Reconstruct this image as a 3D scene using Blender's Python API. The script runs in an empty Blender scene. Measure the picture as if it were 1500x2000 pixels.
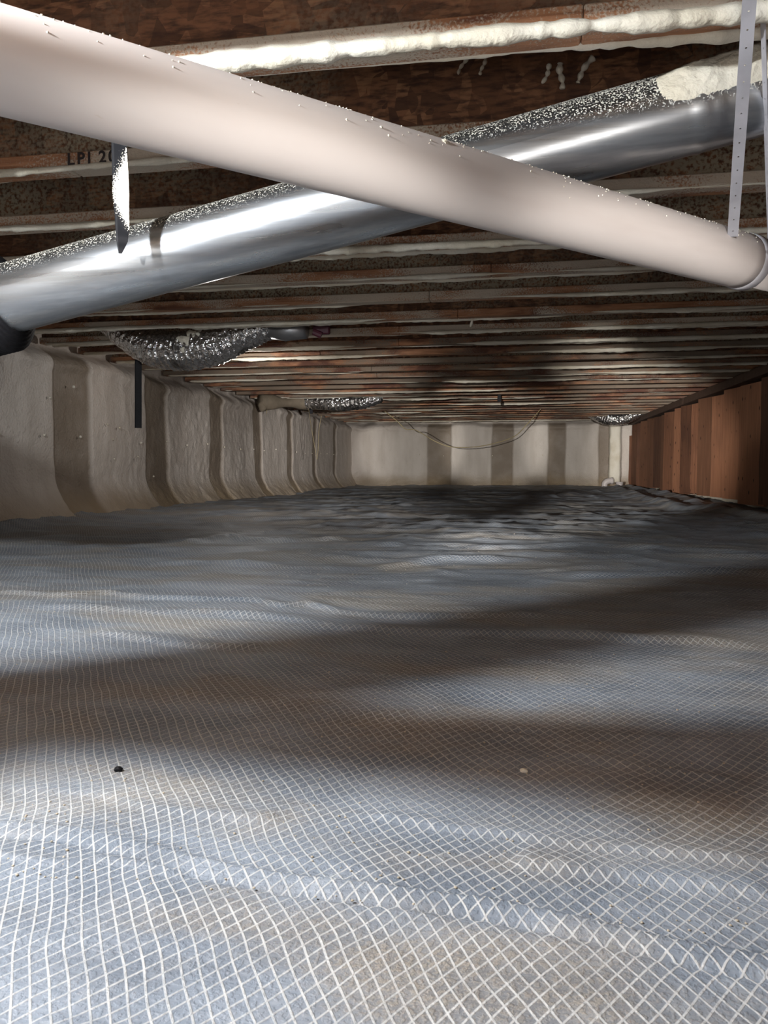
import bpy, math, random
import numpy as np
from mathutils import Vector, Matrix, noise as mnoise

random.seed(7)
RNG = np.random.RandomState(11)
sc = bpy.context.scene
COL = sc.collection

# ------------------------------------------------------------------ camera
CZ = 0.31                                  # camera height above the ground sheet
YAW, PITCH, FPX = math.radians(9.83), math.radians(3.36), 1500.0
cam_data = bpy.data.cameras.new('camera')
cam_data.sensor_fit = 'VERTICAL'
cam_data.sensor_height = 36.0
cam_data.lens = 36.0 * FPX / 2000.0
cam_data.clip_start = 0.02
cam_data.dof.use_dof = True
cam_data.dof.focus_distance = 2.4
cam_data.dof.aperture_fstop = 30.0
cam = bpy.data.objects.new('camera', cam_data)
COL.objects.link(cam)
cam.location = (0, 0, CZ)
cam.rotation_euler = (math.pi / 2 - PITCH, 0, YAW)
sc.camera = cam
CAM_R = cam.rotation_euler.to_matrix()
CAM_O = Vector((0, 0, CZ))

def ray(px, py):
    return CAM_R @ Vector(((px - 750.0) / FPX, (1000.0 - py) / FPX, -1.0))
def at_d(px, py, d):                       # point at depth d in front of the camera
    return CAM_O + ray(px, py) * d
def at_z(px, py, z):
    r = ray(px, py); return CAM_O + r * ((z - CZ) / r.z)
def at_y(px, py, y):
    r = ray(px, py); return CAM_O + r * (y / r.y)
def at_x(px, py, x):
    r = ray(px, py); return CAM_O + r * (x / r.x)

# ------------------------------------------------------------------ world, lamps, exposure
w = bpy.data.worlds.new('world'); sc.world = w; w.use_nodes = True
w.node_tree.nodes['Background'].inputs[0].default_value = (0.95, 0.76, 0.58, 1)
w.node_tree.nodes['Background'].inputs[1].default_value = 0.20

def lamp(name, kind, loc, power, color, **kw):
    d = bpy.data.lights.new(name, kind); d.energy = power; d.color = color
    for k, v in kw.items(): setattr(d, k, v)
    o = bpy.data.objects.new(name, d); COL.objects.link(o); o.location = loc
    return o
def aim(o, target):
    o.rotation_euler = (Vector(target) - o.location).to_track_quat('-Z', 'Y').to_euler()
# bright work lamp hung just below the joists, to the left of the camera
KEY = Vector((-1.0, 0.362, 1.022))
lamp('work_lamp', 'POINT', KEY, 158, (0.93, 0.97, 1.0), shadow_soft_size=0.032)
# added narrow spots far behind the camera, brightening the far wall; no real source
for tx, pw in ((-1.75, 4000), (-0.35, 4300), (1.0, 4000)):
    fill = lamp('fill_spot', 'SPOT', (-0.3, -6.0, 0.30), pw, (1.0, 0.96, 0.90), shadow_soft_size=0.04,
               spot_size=math.radians(6.2), spot_blend=0.55)
    aim(fill, (tx, 12.7, 0.70))
for ty, pw in ((7.6, 1300), (10.6, 2300)):  # added spots brightening the left wall, no such lamps in the room
    fill = lamp('fill_spot', 'SPOT', (1.35, -1.2, 0.33), pw, (1.0, 0.95, 0.91), shadow_soft_size=0.03,
               spot_size=math.radians(13), spot_blend=0.9)
    aim(fill, (-2.75, ty, 0.46))
fill = lamp('fill_spot', 'SPOT', (-1.3, -1.3, 0.33), 3800, (1.0, 0.95, 0.90), shadow_soft_size=0.03,
           spot_size=math.radians(13), spot_blend=0.9)
aim(fill, (1.75, 9.8, 0.42))  # added spot brightening the board wall, not a real source
# added point light hidden behind the nearest foil duct, lifting the left wall
lamp('fill_point', 'POINT', (-1.75, 4.75, 0.86), 8, (1.0, 0.95, 0.90), shadow_soft_size=0.03)
# added soft light from below, behind the camera, brightening joist webs and pipe
fill_up = lamp('fill_area', 'AREA', (0.15, -0.75, 0.22), 11, (1.0, 0.95, 0.90), shape='RECTANGLE', size=1.2, size_y=0.5)
aim(fill_up, (0.15, 0.1, 1.25))

sc.view_settings.view_transform = 'Standard'
sc.view_settings.look = 'None'
sc.view_settings.gamma = 1.0
sc.view_settings.use_curve_mapping = False
sc.view_settings.exposure = 0.0
sc.cycles.use_denoising = True
sc.cycles.max_bounces = 7
sc.cycles.diffuse_bounces = 5
sc.cycles.sample_clamp_indirect = 6.0

# ------------------------------------------------------------------ helpers
def tag(o, label=None, cat=None, group=None, kind=None):
    if label: o['label'] = label
    if cat: o['category'] = cat
    if group: o['group'] = group
    if kind: o['kind'] = kind
    return o
def empty(name, loc=(0, 0, 0)):
    o = bpy.data.objects.new(name, None); COL.objects.link(o)
    o.location = loc; o.empty_display_size = 0.05
    bpy.context.view_layer.update()
    return o
def link_mesh(name, me, parent=None):
    o = bpy.data.objects.new(name, me); COL.objects.link(o)
    if parent is not None:
        o.parent = parent
        o.matrix_parent_inverse = Matrix.Translation(parent.location).inverted()
    return o
def mesh(name, V, F, mat, parent=None, smooth=True):
    me = bpy.data.meshes.new(name)
    if isinstance(V, np.ndarray): V = V.tolist()
    me.from_pydata([tuple(v) for v in V], [], [tuple(f) for f in F])
    me.materials.append(mat)
    if smooth: me.polygons.foreach_set('use_smooth', [True] * len(me.polygons))
    me.update()
    return link_mesh(name, me, parent)
def grid_mesh(name, P, mat, parent=None, attr=None, flip=False):
    """P: (n,m,3) numpy grid of points"""
    n, m, _ = P.shape
    idx = np.arange(n * m).reshape(n, m)
    q = np.stack([idx[:-1, :-1], idx[1:, :-1], idx[1:, 1:], idx[:-1, 1:]], -1).reshape(-1, 4)
    if flip: q = q[:, ::-1]
    me = bpy.data.meshes.new(name)
    me.vertices.add(n * m); me.vertices.foreach_set('co', P.reshape(-1).astype(np.float32))
    me.loops.add(q.size); me.loops.foreach_set('vertex_index', q.reshape(-1).astype(np.int32))
    me.polygons.add(len(q)); me.polygons.foreach_set('loop_start', np.arange(0, q.size, 4, dtype=np.int32))
    me.polygons.foreach_set('use_smooth', np.ones(len(q), dtype=bool))
    me.materials.append(mat)
    if attr:
        for k, a in attr.items():
            la = me.attributes.new(k, 'FLOAT', 'POINT'); la.data.foreach_set('value', a.reshape(-1).astype(np.float32))
    me.update(calc_edges=True); me.validate()
    return link_mesh(name, me, parent)
class MB:
    def __init__(s): s.V = []; s.F = []
    def add(s, V, F):
        b = len(s.V); s.V += [tuple(v) for v in V]; s.F += [tuple(i + b for i in f) for f in F]
    def box(s, c, size, rot=None, bev=0.0):
        hx, hy, hz = [a / 2 for a in size]; b = min(bev, hx * .9, hy * .9, hz * .9)
        M = rot or Matrix.Identity(3); c = Vector(c)
        if b <= 0:
            V = [c + M @ Vector((x, y, z)) for x in (-hx, hx) for y in (-hy, hy) for z in (-hz, hz)]
            s.add(V, [(0, 1, 3, 2), (4, 6, 7, 5), (0, 4, 5, 1), (2, 3, 7, 6), (0, 2, 6, 4), (1, 5, 7, 3)]); return
        rings = []
        for x, k in ((-hx, 1), (-hx + b, 0), (hx - b, 0), (hx, 1)):
            e = b if k else 0
            rings.append([(x, -hy + e, -hz + b + 0), (x, -hy + b, -hz + e), (x, hy - b, -hz + e), (x, hy - e, -hz + b),
                          (x, hy - e, hz - b), (x, hy - b, hz - e), (x, -hy + b, hz - e), (x, -hy + e, hz - b)])
        V = [c + M @ Vector(p) for r in rings for p in r]; F = []
        for i in range(3):
            for j in range(8):
                F.append((i * 8 + j, i * 8 + (j + 1) % 8, i * 8 + 8 + (j + 1) % 8, i * 8 + 8 + j))
        F.append(tuple(range(7, -1, -1))); F.append(tuple(range(24, 32)))
        s.add(V, F)
    def tube(s, pts, rad, n=12, cap=True, squash=None):
        pts = [Vector(p) for p in pts]; N = len(pts)
        if not hasattr(rad, '__len__'): rad = [rad] * N
        up = Vector((0, 0, 1)); V = []; prev = None
        for i, p in enumerate(pts):
            t = (pts[min(i + 1, N - 1)] - pts[max(i - 1, 0)]).normalized()
            a = t.cross(up) if prev is None else prev - t * prev.dot(t)
            if a.length < 1e-4: a = t.cross(Vector((1, 0, 0)))
            a.normalize(); prev = a; b = a.cross(t).normalized()
            for j in range(n):
                th = 2 * math.pi * j / n
                V.append(p + (a * math.cos(th) + b * math.sin(th)) * rad[i])
        F = [(i * n + j, i * n + (j + 1) % n, (i + 1) * n + (j + 1) % n, (i + 1) * n + j) for i in range(N - 1) for j in range(n)]
        if cap: F += [tuple(range(n - 1, -1, -1)), tuple(range((N - 1) * n, N * n))]
        s.add(V, F)
    def blob(s, c, r, seed=0, amp=.3, nu=8, nv=6):
        c = Vector(c); r = Vector(r) if hasattr(r, '__len__') else Vector((r, r, r)); V = []; F = []
        V.append(c + Vector((0, 0, -r.z)))
        for i in range(1, nv):
            ph = math.pi * i / nv - math.pi / 2
            for j in range(nu):
                th = 2 * math.pi * j / nu
                d = Vector((math.cos(ph) * math.cos(th), math.cos(ph) * math.sin(th), math.sin(ph)))
                k = 1 + amp * mnoise.noise(d * 1.3 + Vector((seed * 3.1, seed * 1.7, 0)))
                V.append(c + Vector((d.x * r.x, d.y * r.y, d.z * r.z)) * k)
        V.append(c + Vector((0, 0, r.z)))
        for j in range(nu): F.append((0, 1 + (j + 1) % nu, 1 + j))
        for i in range(nv - 2):
            for j in range(nu):
                F.append((1 + i * nu + j, 1 + i * nu + (j + 1) % nu, 1 + (i + 1) * nu + (j + 1) % nu, 1 + (i + 1) * nu + j))
        L = len(V) - 1
        for j in range(nu): F.append((L, 1 + (nv - 2) * nu + j, 1 + (nv - 2) * nu + (j + 1) % nu))
        s.add(V, F)
    def build(s, name, mat, parent=None, smooth=False):
        return mesh(name, s.V, s.F, mat, parent, smooth)
def catmull(P_, n):
    out = []; P_ = [P_[0]] + list(P_) + [P_[-1]]
    for i in range(1, len(P_) - 2):
        for q in range(n):
            t = q / n; a, b, c, e = P_[i - 1], P_[i], P_[i + 1], P_[i + 2]
            out.append(.5 * ((2 * b) + (c - a) * t + (2 * a - 5 * b + 4 * c - e) * t * t + (3 * b - a - 3 * c + e) * t ** 3))
    return out + [P_[-2]]
# smooth value noise on arrays
_T = np.random.RandomState(5).rand(256, 256)
def vn(x, y):
    xi = np.floor(x).astype(int); yi = np.floor(y).astype(int); fx = x - xi; fy = y - yi
    fx = fx * fx * (3 - 2 * fx); fy = fy * fy * (3 - 2 * fy)
    g = lambda a, b: _T[a & 255, b & 255]
    return (g(xi, yi) * (1 - fx) + g(xi + 1, yi) * fx) * (1 - fy) + (g(xi, yi + 1) * (1 - fx) + g(xi + 1, yi + 1) * fx) * fy - .5
def fbm(x, y, o=4):
    s = 0; a = 1
    for k in range(o): s = s + a * vn(x * 2 ** k + 17.3 * k, y * 2 ** k + 9.1 * k); a *= .5
    return s
def sstep(a, b, x):
    t = np.clip((x - a) / (b - a), 0, 1); return t * t * (3 - 2 * t)

# ------------------------------------------------------------------ materials
class NT:
    def __init__(s, name):
        s.m = bpy.data.materials.new(name); s.m.use_nodes = True
        s.nt = s.m.node_tree; s.b = s.nt.nodes['Principled BSDF']
    def n(s, t, **kw):
        nd = s.nt.nodes.new(t)
        for k, v in kw.items(): setattr(nd, k, v)
        return nd
    def l(s, a, b): s.nt.links.new(a, b)
    def put(s, sock, v):
        if hasattr(v, 'node'): s.l(v, sock)
        elif hasattr(v, '__len__'):
            if sock.type == 'RGBA': sock.default_value = (*v[:3], 1)
            else: sock.default_value = v
        else: sock.default_value = v
    def obj(s): return s.n('ShaderNodeTexCoord').outputs['Object']
    def geo(s): return s.n('ShaderNodeNewGeometry').outputs['Position']
    def mapping(s, v, scale=(1, 1, 1), rot=(0, 0, 0), loc=(0, 0, 0)):
        m = s.n('ShaderNodeMapping'); s.l(v, m.inputs[0])
        m.inputs['Scale'].default_value = scale; m.inputs['Rotation'].default_value = rot; m.inputs['Location'].default_value = loc
        return m.outputs[0]
    def noise(s, v, scale, detail=3, rough=.5, dist=0, color=False):
        t = s.n('ShaderNodeTexNoise'); s.l(v, t.inputs['Vector'])
        t.inputs['Scale'].default_value = scale; t.inputs['Detail'].default_value = detail
        t.inputs['Roughness'].default_value = rough; t.inputs['Distortion'].default_value = dist
        return t.outputs['Color' if color else 'Fac']
    def voro(s, v, scale, out='Color', feature='F1', rnd=1.0):
        t = s.n('ShaderNodeTexVoronoi', feature=feature); s.l(v, t.inputs['Vector'])
        t.inputs['Scale'].default_value = scale; t.inputs['Randomness'].default_value = rnd
        return t.outputs[out]
    def math(s, op, a, b=0.0, c=0.0, clamp=False):
        m = s.n('ShaderNodeMath', operation=op, use_clamp=clamp)
        s.put(m.inputs[0], a); s.put(m.inputs[1], b); s.put(m.inputs[2], c); return m.outputs[0]
    def vmath(s, op, a, b):
        m = s.n('ShaderNodeVectorMath', operation=op); s.put(m.inputs[0], a); s.put(m.inputs[1], b); return m
    def rng(s, v, a, b, c=0.0, d=1.0):
        m = s.n('ShaderNodeMapRange', interpolation_type='SMOOTHSTEP'); s.put(m.inputs[0], v)
        for i, x in zip((1, 2, 3, 4), (a, b, c, d)): m.inputs[i].default_value = x
        return m.outputs[0]
    def mix(s, f, a, b):
        m = s.n('ShaderNodeMix', data_type='RGBA'); s.put(m.inputs[0], f); s.put(m.inputs[6], a); s.put(m.inputs[7], b)
        return m.outputs[2]
    def mixf(s, f, a, b):
        m = s.n('ShaderNodeMix', data_type='FLOAT'); s.put(m.inputs[0], f); s.put(m.inputs[2], a); s.put(m.inputs[3], b)
        return m.outputs[0]
    def ramp(s, f, stops):
        r = s.n('ShaderNodeValToRGB'); s.l(f, r.inputs[0]); e = r.color_ramp.elements
        while len(e) < len(stops): e.new(.5)
        for el, (p, c) in zip(e, stops): el.position = p; el.color = (*c, 1)
        return r.outputs[0]
    def bump(s, h, strength=.3, dist=.01, normal=None):
        b = s.n('ShaderNodeBump'); s.put(b.inputs['Height'], h); b.inputs['Strength'].default_value = strength
        b.inputs['Distance'].default_value = dist
        if normal is not None: s.l(normal, b.inputs['Normal'])
        s.l(b.outputs[0], s.b.inputs['Normal']); return b.outputs[0]
    def rand_offset(s, v):                 # shifts the pattern from one object to the next
        r = s.n('ShaderNodeObjectInfo').outputs['Random']
        c = s.n('ShaderNodeCombineXYZ'); s.l(s.math('MULTIPLY', r, 37.0), c.inputs[0]); s.l(s.math('MULTIPLY', r, 11.0), c.inputs[2])
        return s.vmath('ADD', v, c.outputs[0]).outputs[0]
    def set(s, color=None, rough=None, metal=None, **kw):
        if color is not None: s.put(s.b.inputs['Base Color'], color)
        if rough is not None: s.put(s.b.inputs['Roughness'], rough)
        if metal is not None: s.put(s.b.inputs['Metallic'], metal)
        for k, v in kw.items(): s.put(s.b.inputs[k.replace('_', ' ')], v)
        return s.m

CREAM = (0.70, 0.64, 0.52)
def m_foam():
    t = NT('spray_foam'); v = t.geo()
    c = t.mix(t.rng(t.noise(v, 5, 4), .35, .7), (0.74, 0.70, 0.60), (0.60, 0.54, 0.42))
    t.bump(t.math('ADD', t.noise(v, 90, 3), t.math('MULTIPLY', t.noise(v, 25, 2), 1.2)), .55, .006)
    return t.set(c, .75)
def m_foam_wall():
    t = NT('wall_foam'); v = t.geo()
    shallow = t.n('ShaderNodeAttribute', attribute_name='shallow').outputs['Fac']
    low = t.n('ShaderNodeAttribute', attribute_name='low').outputs['Fac']
    streak = t.noise(t.mapping(v, (3, 3, .7)), 2.2, 4)
    c = t.mix(t.rng(streak, .35, .7), (0.62, 0.565, 0.51), (0.53, 0.475, 0.42))
    c = t.mix(t.math('MULTIPLY', shallow, t.rng(t.noise(v, 4, 3), .2, .6, .72, .95)), c, (0.22, 0.175, 0.13))  # darker brown inside the recessed bands
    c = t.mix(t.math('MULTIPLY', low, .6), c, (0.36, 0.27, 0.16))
    sp = t.rng(t.voro(v, 26, 'Distance'), .02, .12, 1, 0)
    h = t.math('ADD', t.noise(v, 70, 3), t.math('MULTIPLY', t.noise(v, 16, 3), 1.6))
    h = t.math('ADD', h, t.math('MULTIPLY', sp, t.rng(t.noise(v, 3, 1), .5, .62)))
    t.bump(h, .65, .009)
    return t.set(c, .62)
def m_osb():
    t = NT('osb_board'); v = t.rand_offset(t.obj())
    vv = t.vmath('ADD', v, t.vmath('MULTIPLY', t.noise(v, 6, 2, color=True), (.06, .06, .06)).outputs[0]).outputs[0]
    f1 = t.voro(t.mapping(vv, (.6, 1.6, 1.6), (0, .5, 0)), 26)
    f2 = t.voro(t.mapping(vv, (1.5, 1.5, .6), (0, -.4, 0)), 22)
    s1 = t.n('ShaderNodeSeparateColor'); t.l(f1, s1.inputs[0]); s2 = t.n('ShaderNodeSeparateColor'); t.l(f2, s2.inputs[0])
    a = t.mixf(t.math('GREATER_THAN', s2.outputs[1], .5), s1.outputs[0], s2.outputs[0])
    c = t.ramp(a, [(0, (.10, .044, .022)), (.35, (.18, .078, .036)), (.7, (.24, .108, .052)), (1, (.34, .165, .08))])
    c = t.mix(t.rng(t.noise(t.mapping(v, (1, 1, 4)), 30, 4), .35, .75), c, (.06, .025, .014))
    over = t.math('MULTIPLY', t.rng(t.noise(v, .9, 2), .44, .58), t.rng(t.noise(v, 110, 3), .34, .60))
    c = t.mix(t.math('MULTIPLY', over, .85), c, (.40, .35, .25))
    t.bump(t.math('ADD', t.noise(v, 120, 3), a), .4, .002)
    return t.set(c, .75)
def m_flange(name='flange_wood', stain=.8, cover=.9, lo=.52, mist=(.60, .53, .43)):
    t = NT(name); v = t.rand_offset(t.obj())
    g = t.noise(t.mapping(v, (.7, 8, 8)), 9, 5, .6, .6)
    c = t.ramp(g, [(.25, (.20, .075, .035)), (.5, (.42, .20, .10)), (.75, (.56, .30, .17))])
    dark = t.rng(t.noise(t.mapping(v, (1, 3, 3)), 2.4, 4, .65), lo, lo + .16)
    c = t.mix(t.math('MULTIPLY', dark, stain), c, (.11, .038, .022))
    ink = t.math('MULTIPLY', t.rng(t.noise(t.mapping(v, (1, 14, 14)), 14, 3), .58, .66), t.rng(t.noise(v, 2.1, 1), .58, .64))
    c = t.mix(ink, c, (.06, .045, .06))
    ms = t.math('ADD', t.noise(t.mapping(v, (.8, 2.5, 2.5)), 3.2, 3), t.math('MULTIPLY', t.math('SUBTRACT', t.noise(v, 190, 2), .5), .45))
    spray = t.rng(ms, .41, .56)
    c = t.mix(t.math('MULTIPLY', spray, cover), c, mist)
    t.bump(t.math('ADD', t.math('MULTIPLY', spray, t.noise(v, 150, 3)), t.math('MULTIPLY', g, .4)), .5, .004)
    return t.set(c, .7)
def m_cedar():
    t = NT('red_brown_board'); v = t.rand_offset(t.obj())
    g = t.noise(t.mapping(v, (6, 6, .35)), 7, 6, .6, .4)
    c = t.ramp(g, [(.2, (.085, .032, .016)), (.5, (.215, .085, .040)), (.8, (.34, .145, .07))])
    r = t.n('ShaderNodeObjectInfo').outputs['Random']
    c = t.mix(t.math('MULTIPLY', t.rng(t.noise(v, 1.7, 4), .45, .75), .65), c, (.075, .030, .018))
    c = t.mix(t.rng(r, 0, 1, 0, .35), c, (.42, .19, .09))
    hs = t.n('ShaderNodeHueSaturation'); t.l(c, hs.inputs['Color']); t.l(t.rng(t.math('FRACT', t.math('MULTIPLY', r, 7.3)), 0, 1, .55, 1.55), hs.inputs['Value']); hs.inputs['Saturation'].default_value = .95; c = hs.outputs[0]
    k = t.voro(t.mapping(v, (6, 6, 2.8)), 2.6, 'Distance')
    c = t.mix(t.rng(k, .06, .16, 1, 0), c, (.035, .014, .009))
    t.bump(g, .4, .004)
    return t.set(c, .7)
def m_pvc():
    t = NT('white_pvc'); v = t.obj()
    c = t.mix(t.rng(t.noise(t.mapping(v, (1, 1, 6)), 3, 3), .4, .75), (.60, .55, .53), (.545, .49, .47))
    c = t.mix(t.math('MULTIPLY', t.rng(t.noise(t.mapping(v, (2, 2, 9)), 16, 3), .72, .8), .4), c, (.45, .36, .30))
    return t.set(c, .42, Specular_IOR_Level=.35)
def m_poly():
    """grey-blue plastic sheet with an embedded scrim of white yarns, dusty"""
    t = NT('scrim_sheet'); v = t.obj()
    wv = t.vmath('MULTIPLY', t.vmath('SUBTRACT', t.noise(v, 2.1, 2, color=True), (.5, .5, .5)).outputs[0], (.045, .045, 0)).outputs[0]
    wv2 = t.vmath('MULTIPLY', t.vmath('SUBTRACT', t.noise(v, 14, 1, color=True), (.5, .5, .5)).outputs[0], (.007, .007, 0)).outputs[0]
    p = t.vmath('ADD', t.vmath('ADD', v, wv).outputs[0], wv2).outputs[0]
    def yarn(ang, sp, wdt):
        a = math.radians(ang); nx, ny = math.cos(a), math.sin(a)         # normal of a line running ang from +Y
        d = t.vmath('DOT_PRODUCT', p, (nx / sp, ny / sp, 0)).outputs['Value']
        f = t.math('ABSOLUTE', t.math('SUBTRACT', t.math('FRACT', d), .5))
        return t.rng(f, wdt, wdt * 2.1, 1, 0)
    y1 = yarn(32.6, .0112, .046); y2 = yarn(-37.0, .0112, .045)
    y = t.math('MAXIMUM', y1, t.math('MULTIPLY', y2, .9))
    knot = t.math('MULTIPLY', y1, y2)
    film = t.mix(t.rng(t.noise(t.mapping(v, (1, 1.8, 1)), 5, 4), .35, .65), (.135, .160, .195), (.21, .242, .285))
    film = t.mix(t.rng(t.noise(v, 45, 3), .58, .75, 0, .35), film, (.38, .41, .44))
    dn = t.noise(t.mapping(v, (1, 2.2, 1)), 1.7, 5, .6)
    grit = t.rng(t.noise(v, 260, 2), .44, .62)
    grit2 = t.rng(t.noise(v, 900, 1), .50, .60)
    dust = t.rng(dn, .44, .64)
    film = t.mix(t.math('MULTIPLY', dust, .6), film, (.17, .14, .105))
    film = t.mix(t.math('MULTIPLY', t.math('MULTIPLY', dust, grit), .55), film, (.27, .235, .185))
    film = t.mix(t.math('MULTIPLY', t.math('MULTIPLY', dust, grit2), .30), film, (.50, .46, .39))
    c = t.mix(t.math('MULTIPLY', y, t.rng(t.noise(v, 30, 2), .3, .7, .60, .92)), film, (.50, .50, .49))
    cr = t.rng(t.voro(v, 60, 'Distance'), .03, .07, 1, 0)
    c = t.mix(t.math('MULTIPLY', t.math('MULTIPLY', cr, t.rng(t.noise(v, 9, 2), .48, .6)), .8), c, (.55, .49, .40))
    h = t.math('ADD', t.math('MULTIPLY', y, .35), t.math('ADD', t.math('MULTIPLY', t.noise(t.mapping(v, (1, 2.5, 1)), 24, 4), 2.2), t.math('MULTIPLY', grit, .25)))
    t.bump(h, .5, .0035)
    return t.set(c, t.mixf(dust, .5, .7), Specular_IOR_Level=.4)
def m_galv():
    t = NT('galvanised_metal'); v = t.obj()
    st = t.noise(t.mapping(v, (.25, 9, 9)), 5, 4)
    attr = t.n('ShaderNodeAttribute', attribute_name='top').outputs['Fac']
    du = t.n('ShaderNodeAttribute', attribute_name='dust').outputs['Fac']
    sp = t.rng(t.math('ADD', t.noise(v, 300, 2), t.math('MULTIPLY', t.math('SUBTRACT', du, .62), .14)), .53, .60)
    sp = t.math('MULTIPLY', sp, t.rng(du, .2, .5))
    c = t.mix(t.rng(st, .35, .65), (.62, .64, .66), (.40, .42, .45))
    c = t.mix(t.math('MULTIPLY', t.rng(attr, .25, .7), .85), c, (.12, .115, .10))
    c = t.mix(sp, c, (.72, .69, .60))
    t.bump(t.math('ADD', st, t.math('MULTIPLY', t.noise(v, 40, 2), .2)), .05, .01)
    r = t.mixf(t.math('MULTIPLY', t.rng(attr, .2, .8), .7), t.rng(st, .3, .7, .26, .38), .6)
    return t.set(c, t.mixf(sp, r, .8), t.mixf(sp, 1.0, 0.0))
def m_foil():
    t = NT('crinkled_foil'); v = t.obj()
    dull = t.rng(t.noise(v, 5, 2), .52, .62)
    c = t.mix(dull, (.75, .75, .75), (.28, .27, .26))
    t.bump(t.math('ADD', t.voro(v, 34, 'Distance'), t.noise(v, 60, 2)), .8, .012)
    return t.set(c, t.mixf(dull, .16, .35), .95)
def m_simple(name, col, rough=.6, bump=0, metal=0):
    t = NT(name); v = t.obj()
    c = t.mix(t.rng(t.noise(v, 14, 4), .35, .7), col, tuple(x * .78 for x in col))
    if bump: t.bump(t.noise(v, 120, 3), bump, .003)
    return t.set(c, rough, metal)
def m_sprayed_black():
    t = NT('black_strap_foam'); v = t.obj()
    a = t.n('ShaderNodeAttribute', attribute_name='foam').outputs['Fac']
    s = t.math('ADD', a, t.math('MULTIPLY', t.math('SUBTRACT', t.noise(v, 420, 2), .5), 1.7))
    k = t.rng(s, .48, .56)
    t.bump(t.math('MULTIPLY', k, t.noise(v, 300, 2)), .5, .003)
    return t.set(t.mix(k, (.006, .006, .008), (.70, .65, .55)), .65, Specular_IOR_Level=.2)
FOAM, WFOAM, OSB, FLANGE, CEDAR, PVC, POLY, GALV, FOIL = m_foam(), m_foam_wall(), m_osb(), m_flange(), m_cedar(), m_pvc(), m_poly(), m_galv(), m_foil()
FLANGE_DARK = m_flange('stained_flange_wood', .95, .88, .40, (.22, .18, .135))
BLACK = m_simple('black_plastic', (.009, .009, .011), .6, .2)
BLACK.node_tree.nodes['Principled BSDF'].inputs['Specular IOR Level'].default_value = .2
STRAPB = m_sprayed_black()
GREYSTRAP = m_simple('grey_plastic_strap', (.40, .39, .42), .5)
WIRE = m_simple('tan_cable', (.42, .34, .18), .6)
DARKWOOD = m_simple('dark_wood', (.11, .062, .040), .75, .3)
MAROON = m_simple('maroon_plastic', (.07, .012, .025), .5)
INK = m_simple('black_ink', (.03, .02, .02), .7)
STONE = m_simple('tan_grit', (.45, .39, .30), .8, .4)

# ------------------------------------------------------------------ large structure
H = 1.04            # underside of the joists
XL, XR, YB = -2.75, 1.72, 12.7
JD, FH, FW = .241, .038, .064
Y0, SP = 1.357, .4064

# --- ground sheet
def px_line(pts): return np.array([[*at_z(x, y, 0).xy] for x, y in pts])
RIDGES = [  # pixels along a fold, height, near width, far width
    ([(-80, 1556), (0, 1562), (130, 1572), (260, 1598), (420, 1640), (560, 1668), (750, 1695), (950, 1722), (1150, 1762), (1350, 1808), (1500, 1832), (1600, 1850)], -.0062, .006, .020),
    ([(-80, 1606), (0, 1618), (100, 1635), (200, 1628), (300, 1640), (360, 1662)], .0040, .0035, .008),
    ([(-40, 1146), (30, 1150), (125, 1157), (200, 1147), (280, 1159), (500, 1161), (550, 1172), (600, 1167), (665, 1182), (750, 1186), (860, 1186), (1000, 1182), (1130, 1184)], .012, .012, .03),
    ([(-40, 1178), (250, 1182), (500, 1190), (600, 1198), (660, 1206), (750, 1210), (850, 1215), (950, 1212), (1100, 1216), (1250, 1230), (1350, 1233), (1540, 1246)], .014, .02, .05),
    ([(180, 1220), (250, 1227), (350, 1240), (430, 1246), (520, 1244)], .009, .012, .04),
    ([(0, 1497), (100, 1503), (200, 1505), (300, 1535), (420, 1548), (560, 1560)], .004, .006, .02),
    ([(700, 1540), (870, 1570), (1000, 1585), (1130, 1605), (1300, 1620), (1540, 1637)], .004, .006, .02),
    ([(40, 1925), (120, 1940), (200, 1955), (370, 1985), (480, 2010)], .004, .004, .012),
    ([(1000, 1640), (1130, 1655), (1280, 1672), (1540, 1700)], .006, .008, .03),
    ([(260, 1090), (420, 1088), (560, 1096), (720, 1098), (880, 1086), (1000, 1090)], .014, .02, .06),
    ([(1100, 1117), (1250, 1120), (1400, 1118), (1540, 1122)], .013, .018, .06),
    ([(350, 1056), (410, 1050), (445, 1042), (470, 1048), (560, 1056), (700, 1052)], .022, .03, .09),
    ([(700, 1068), (820, 1062), (960, 1070), (1150, 1064), (1300, 1076), (1540, 1082)], .012, .02, .08),
    ([(1195, 952), (1260, 975), (1330, 992), (1440, 1000)], .05, .07, .1),
    ([(1215, 950), (1330, 972), (1420, 1005), (1530, 1020)], .045, .06, .1),
    ([(1185, 956), (1130, 966), (1080, 972), (1000, 975)], .03, .05, .1),
    ([(700, 1010), (820, 1004), (960, 1012), (1100, 1006)], .014, .04, .12),
    ([(-40, 1034), (60, 1022), (130, 1012), (190, 1003), (232, 999)], .035, .05, .08),
    ([(560, 1010), (640, 1005), (760, 990), (900, 985)], .014, .04, .12),
]
def seg_dist(X, Y, pl):
    best = np.full(X.shape, 1e9); side = np.zeros(X.shape); tt = np.zeros(X.shape); n = len(pl) - 1
    for i in range(n):
        a, b = pl[i], pl[i + 1]; d = b - a; L2 = (d ** 2).sum()
        t = np.clip(((X - a[0]) * d[0] + (Y - a[1]) * d[1]) / L2, 0, 1)
        qx = X - a[0] - t * d[0]; qy = Y - a[1] - t * d[1]; dd = np.hypot(qx, qy)
        m = dd < best; best = np.where(m, dd, best)
        side = np.where(m, np.sign(d[0] * qy - d[1] * qx) * (1 if d[0] > 0 else -1), side); tt = np.where(m, (i + t) / n, tt)
    return best, side, tt
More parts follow.
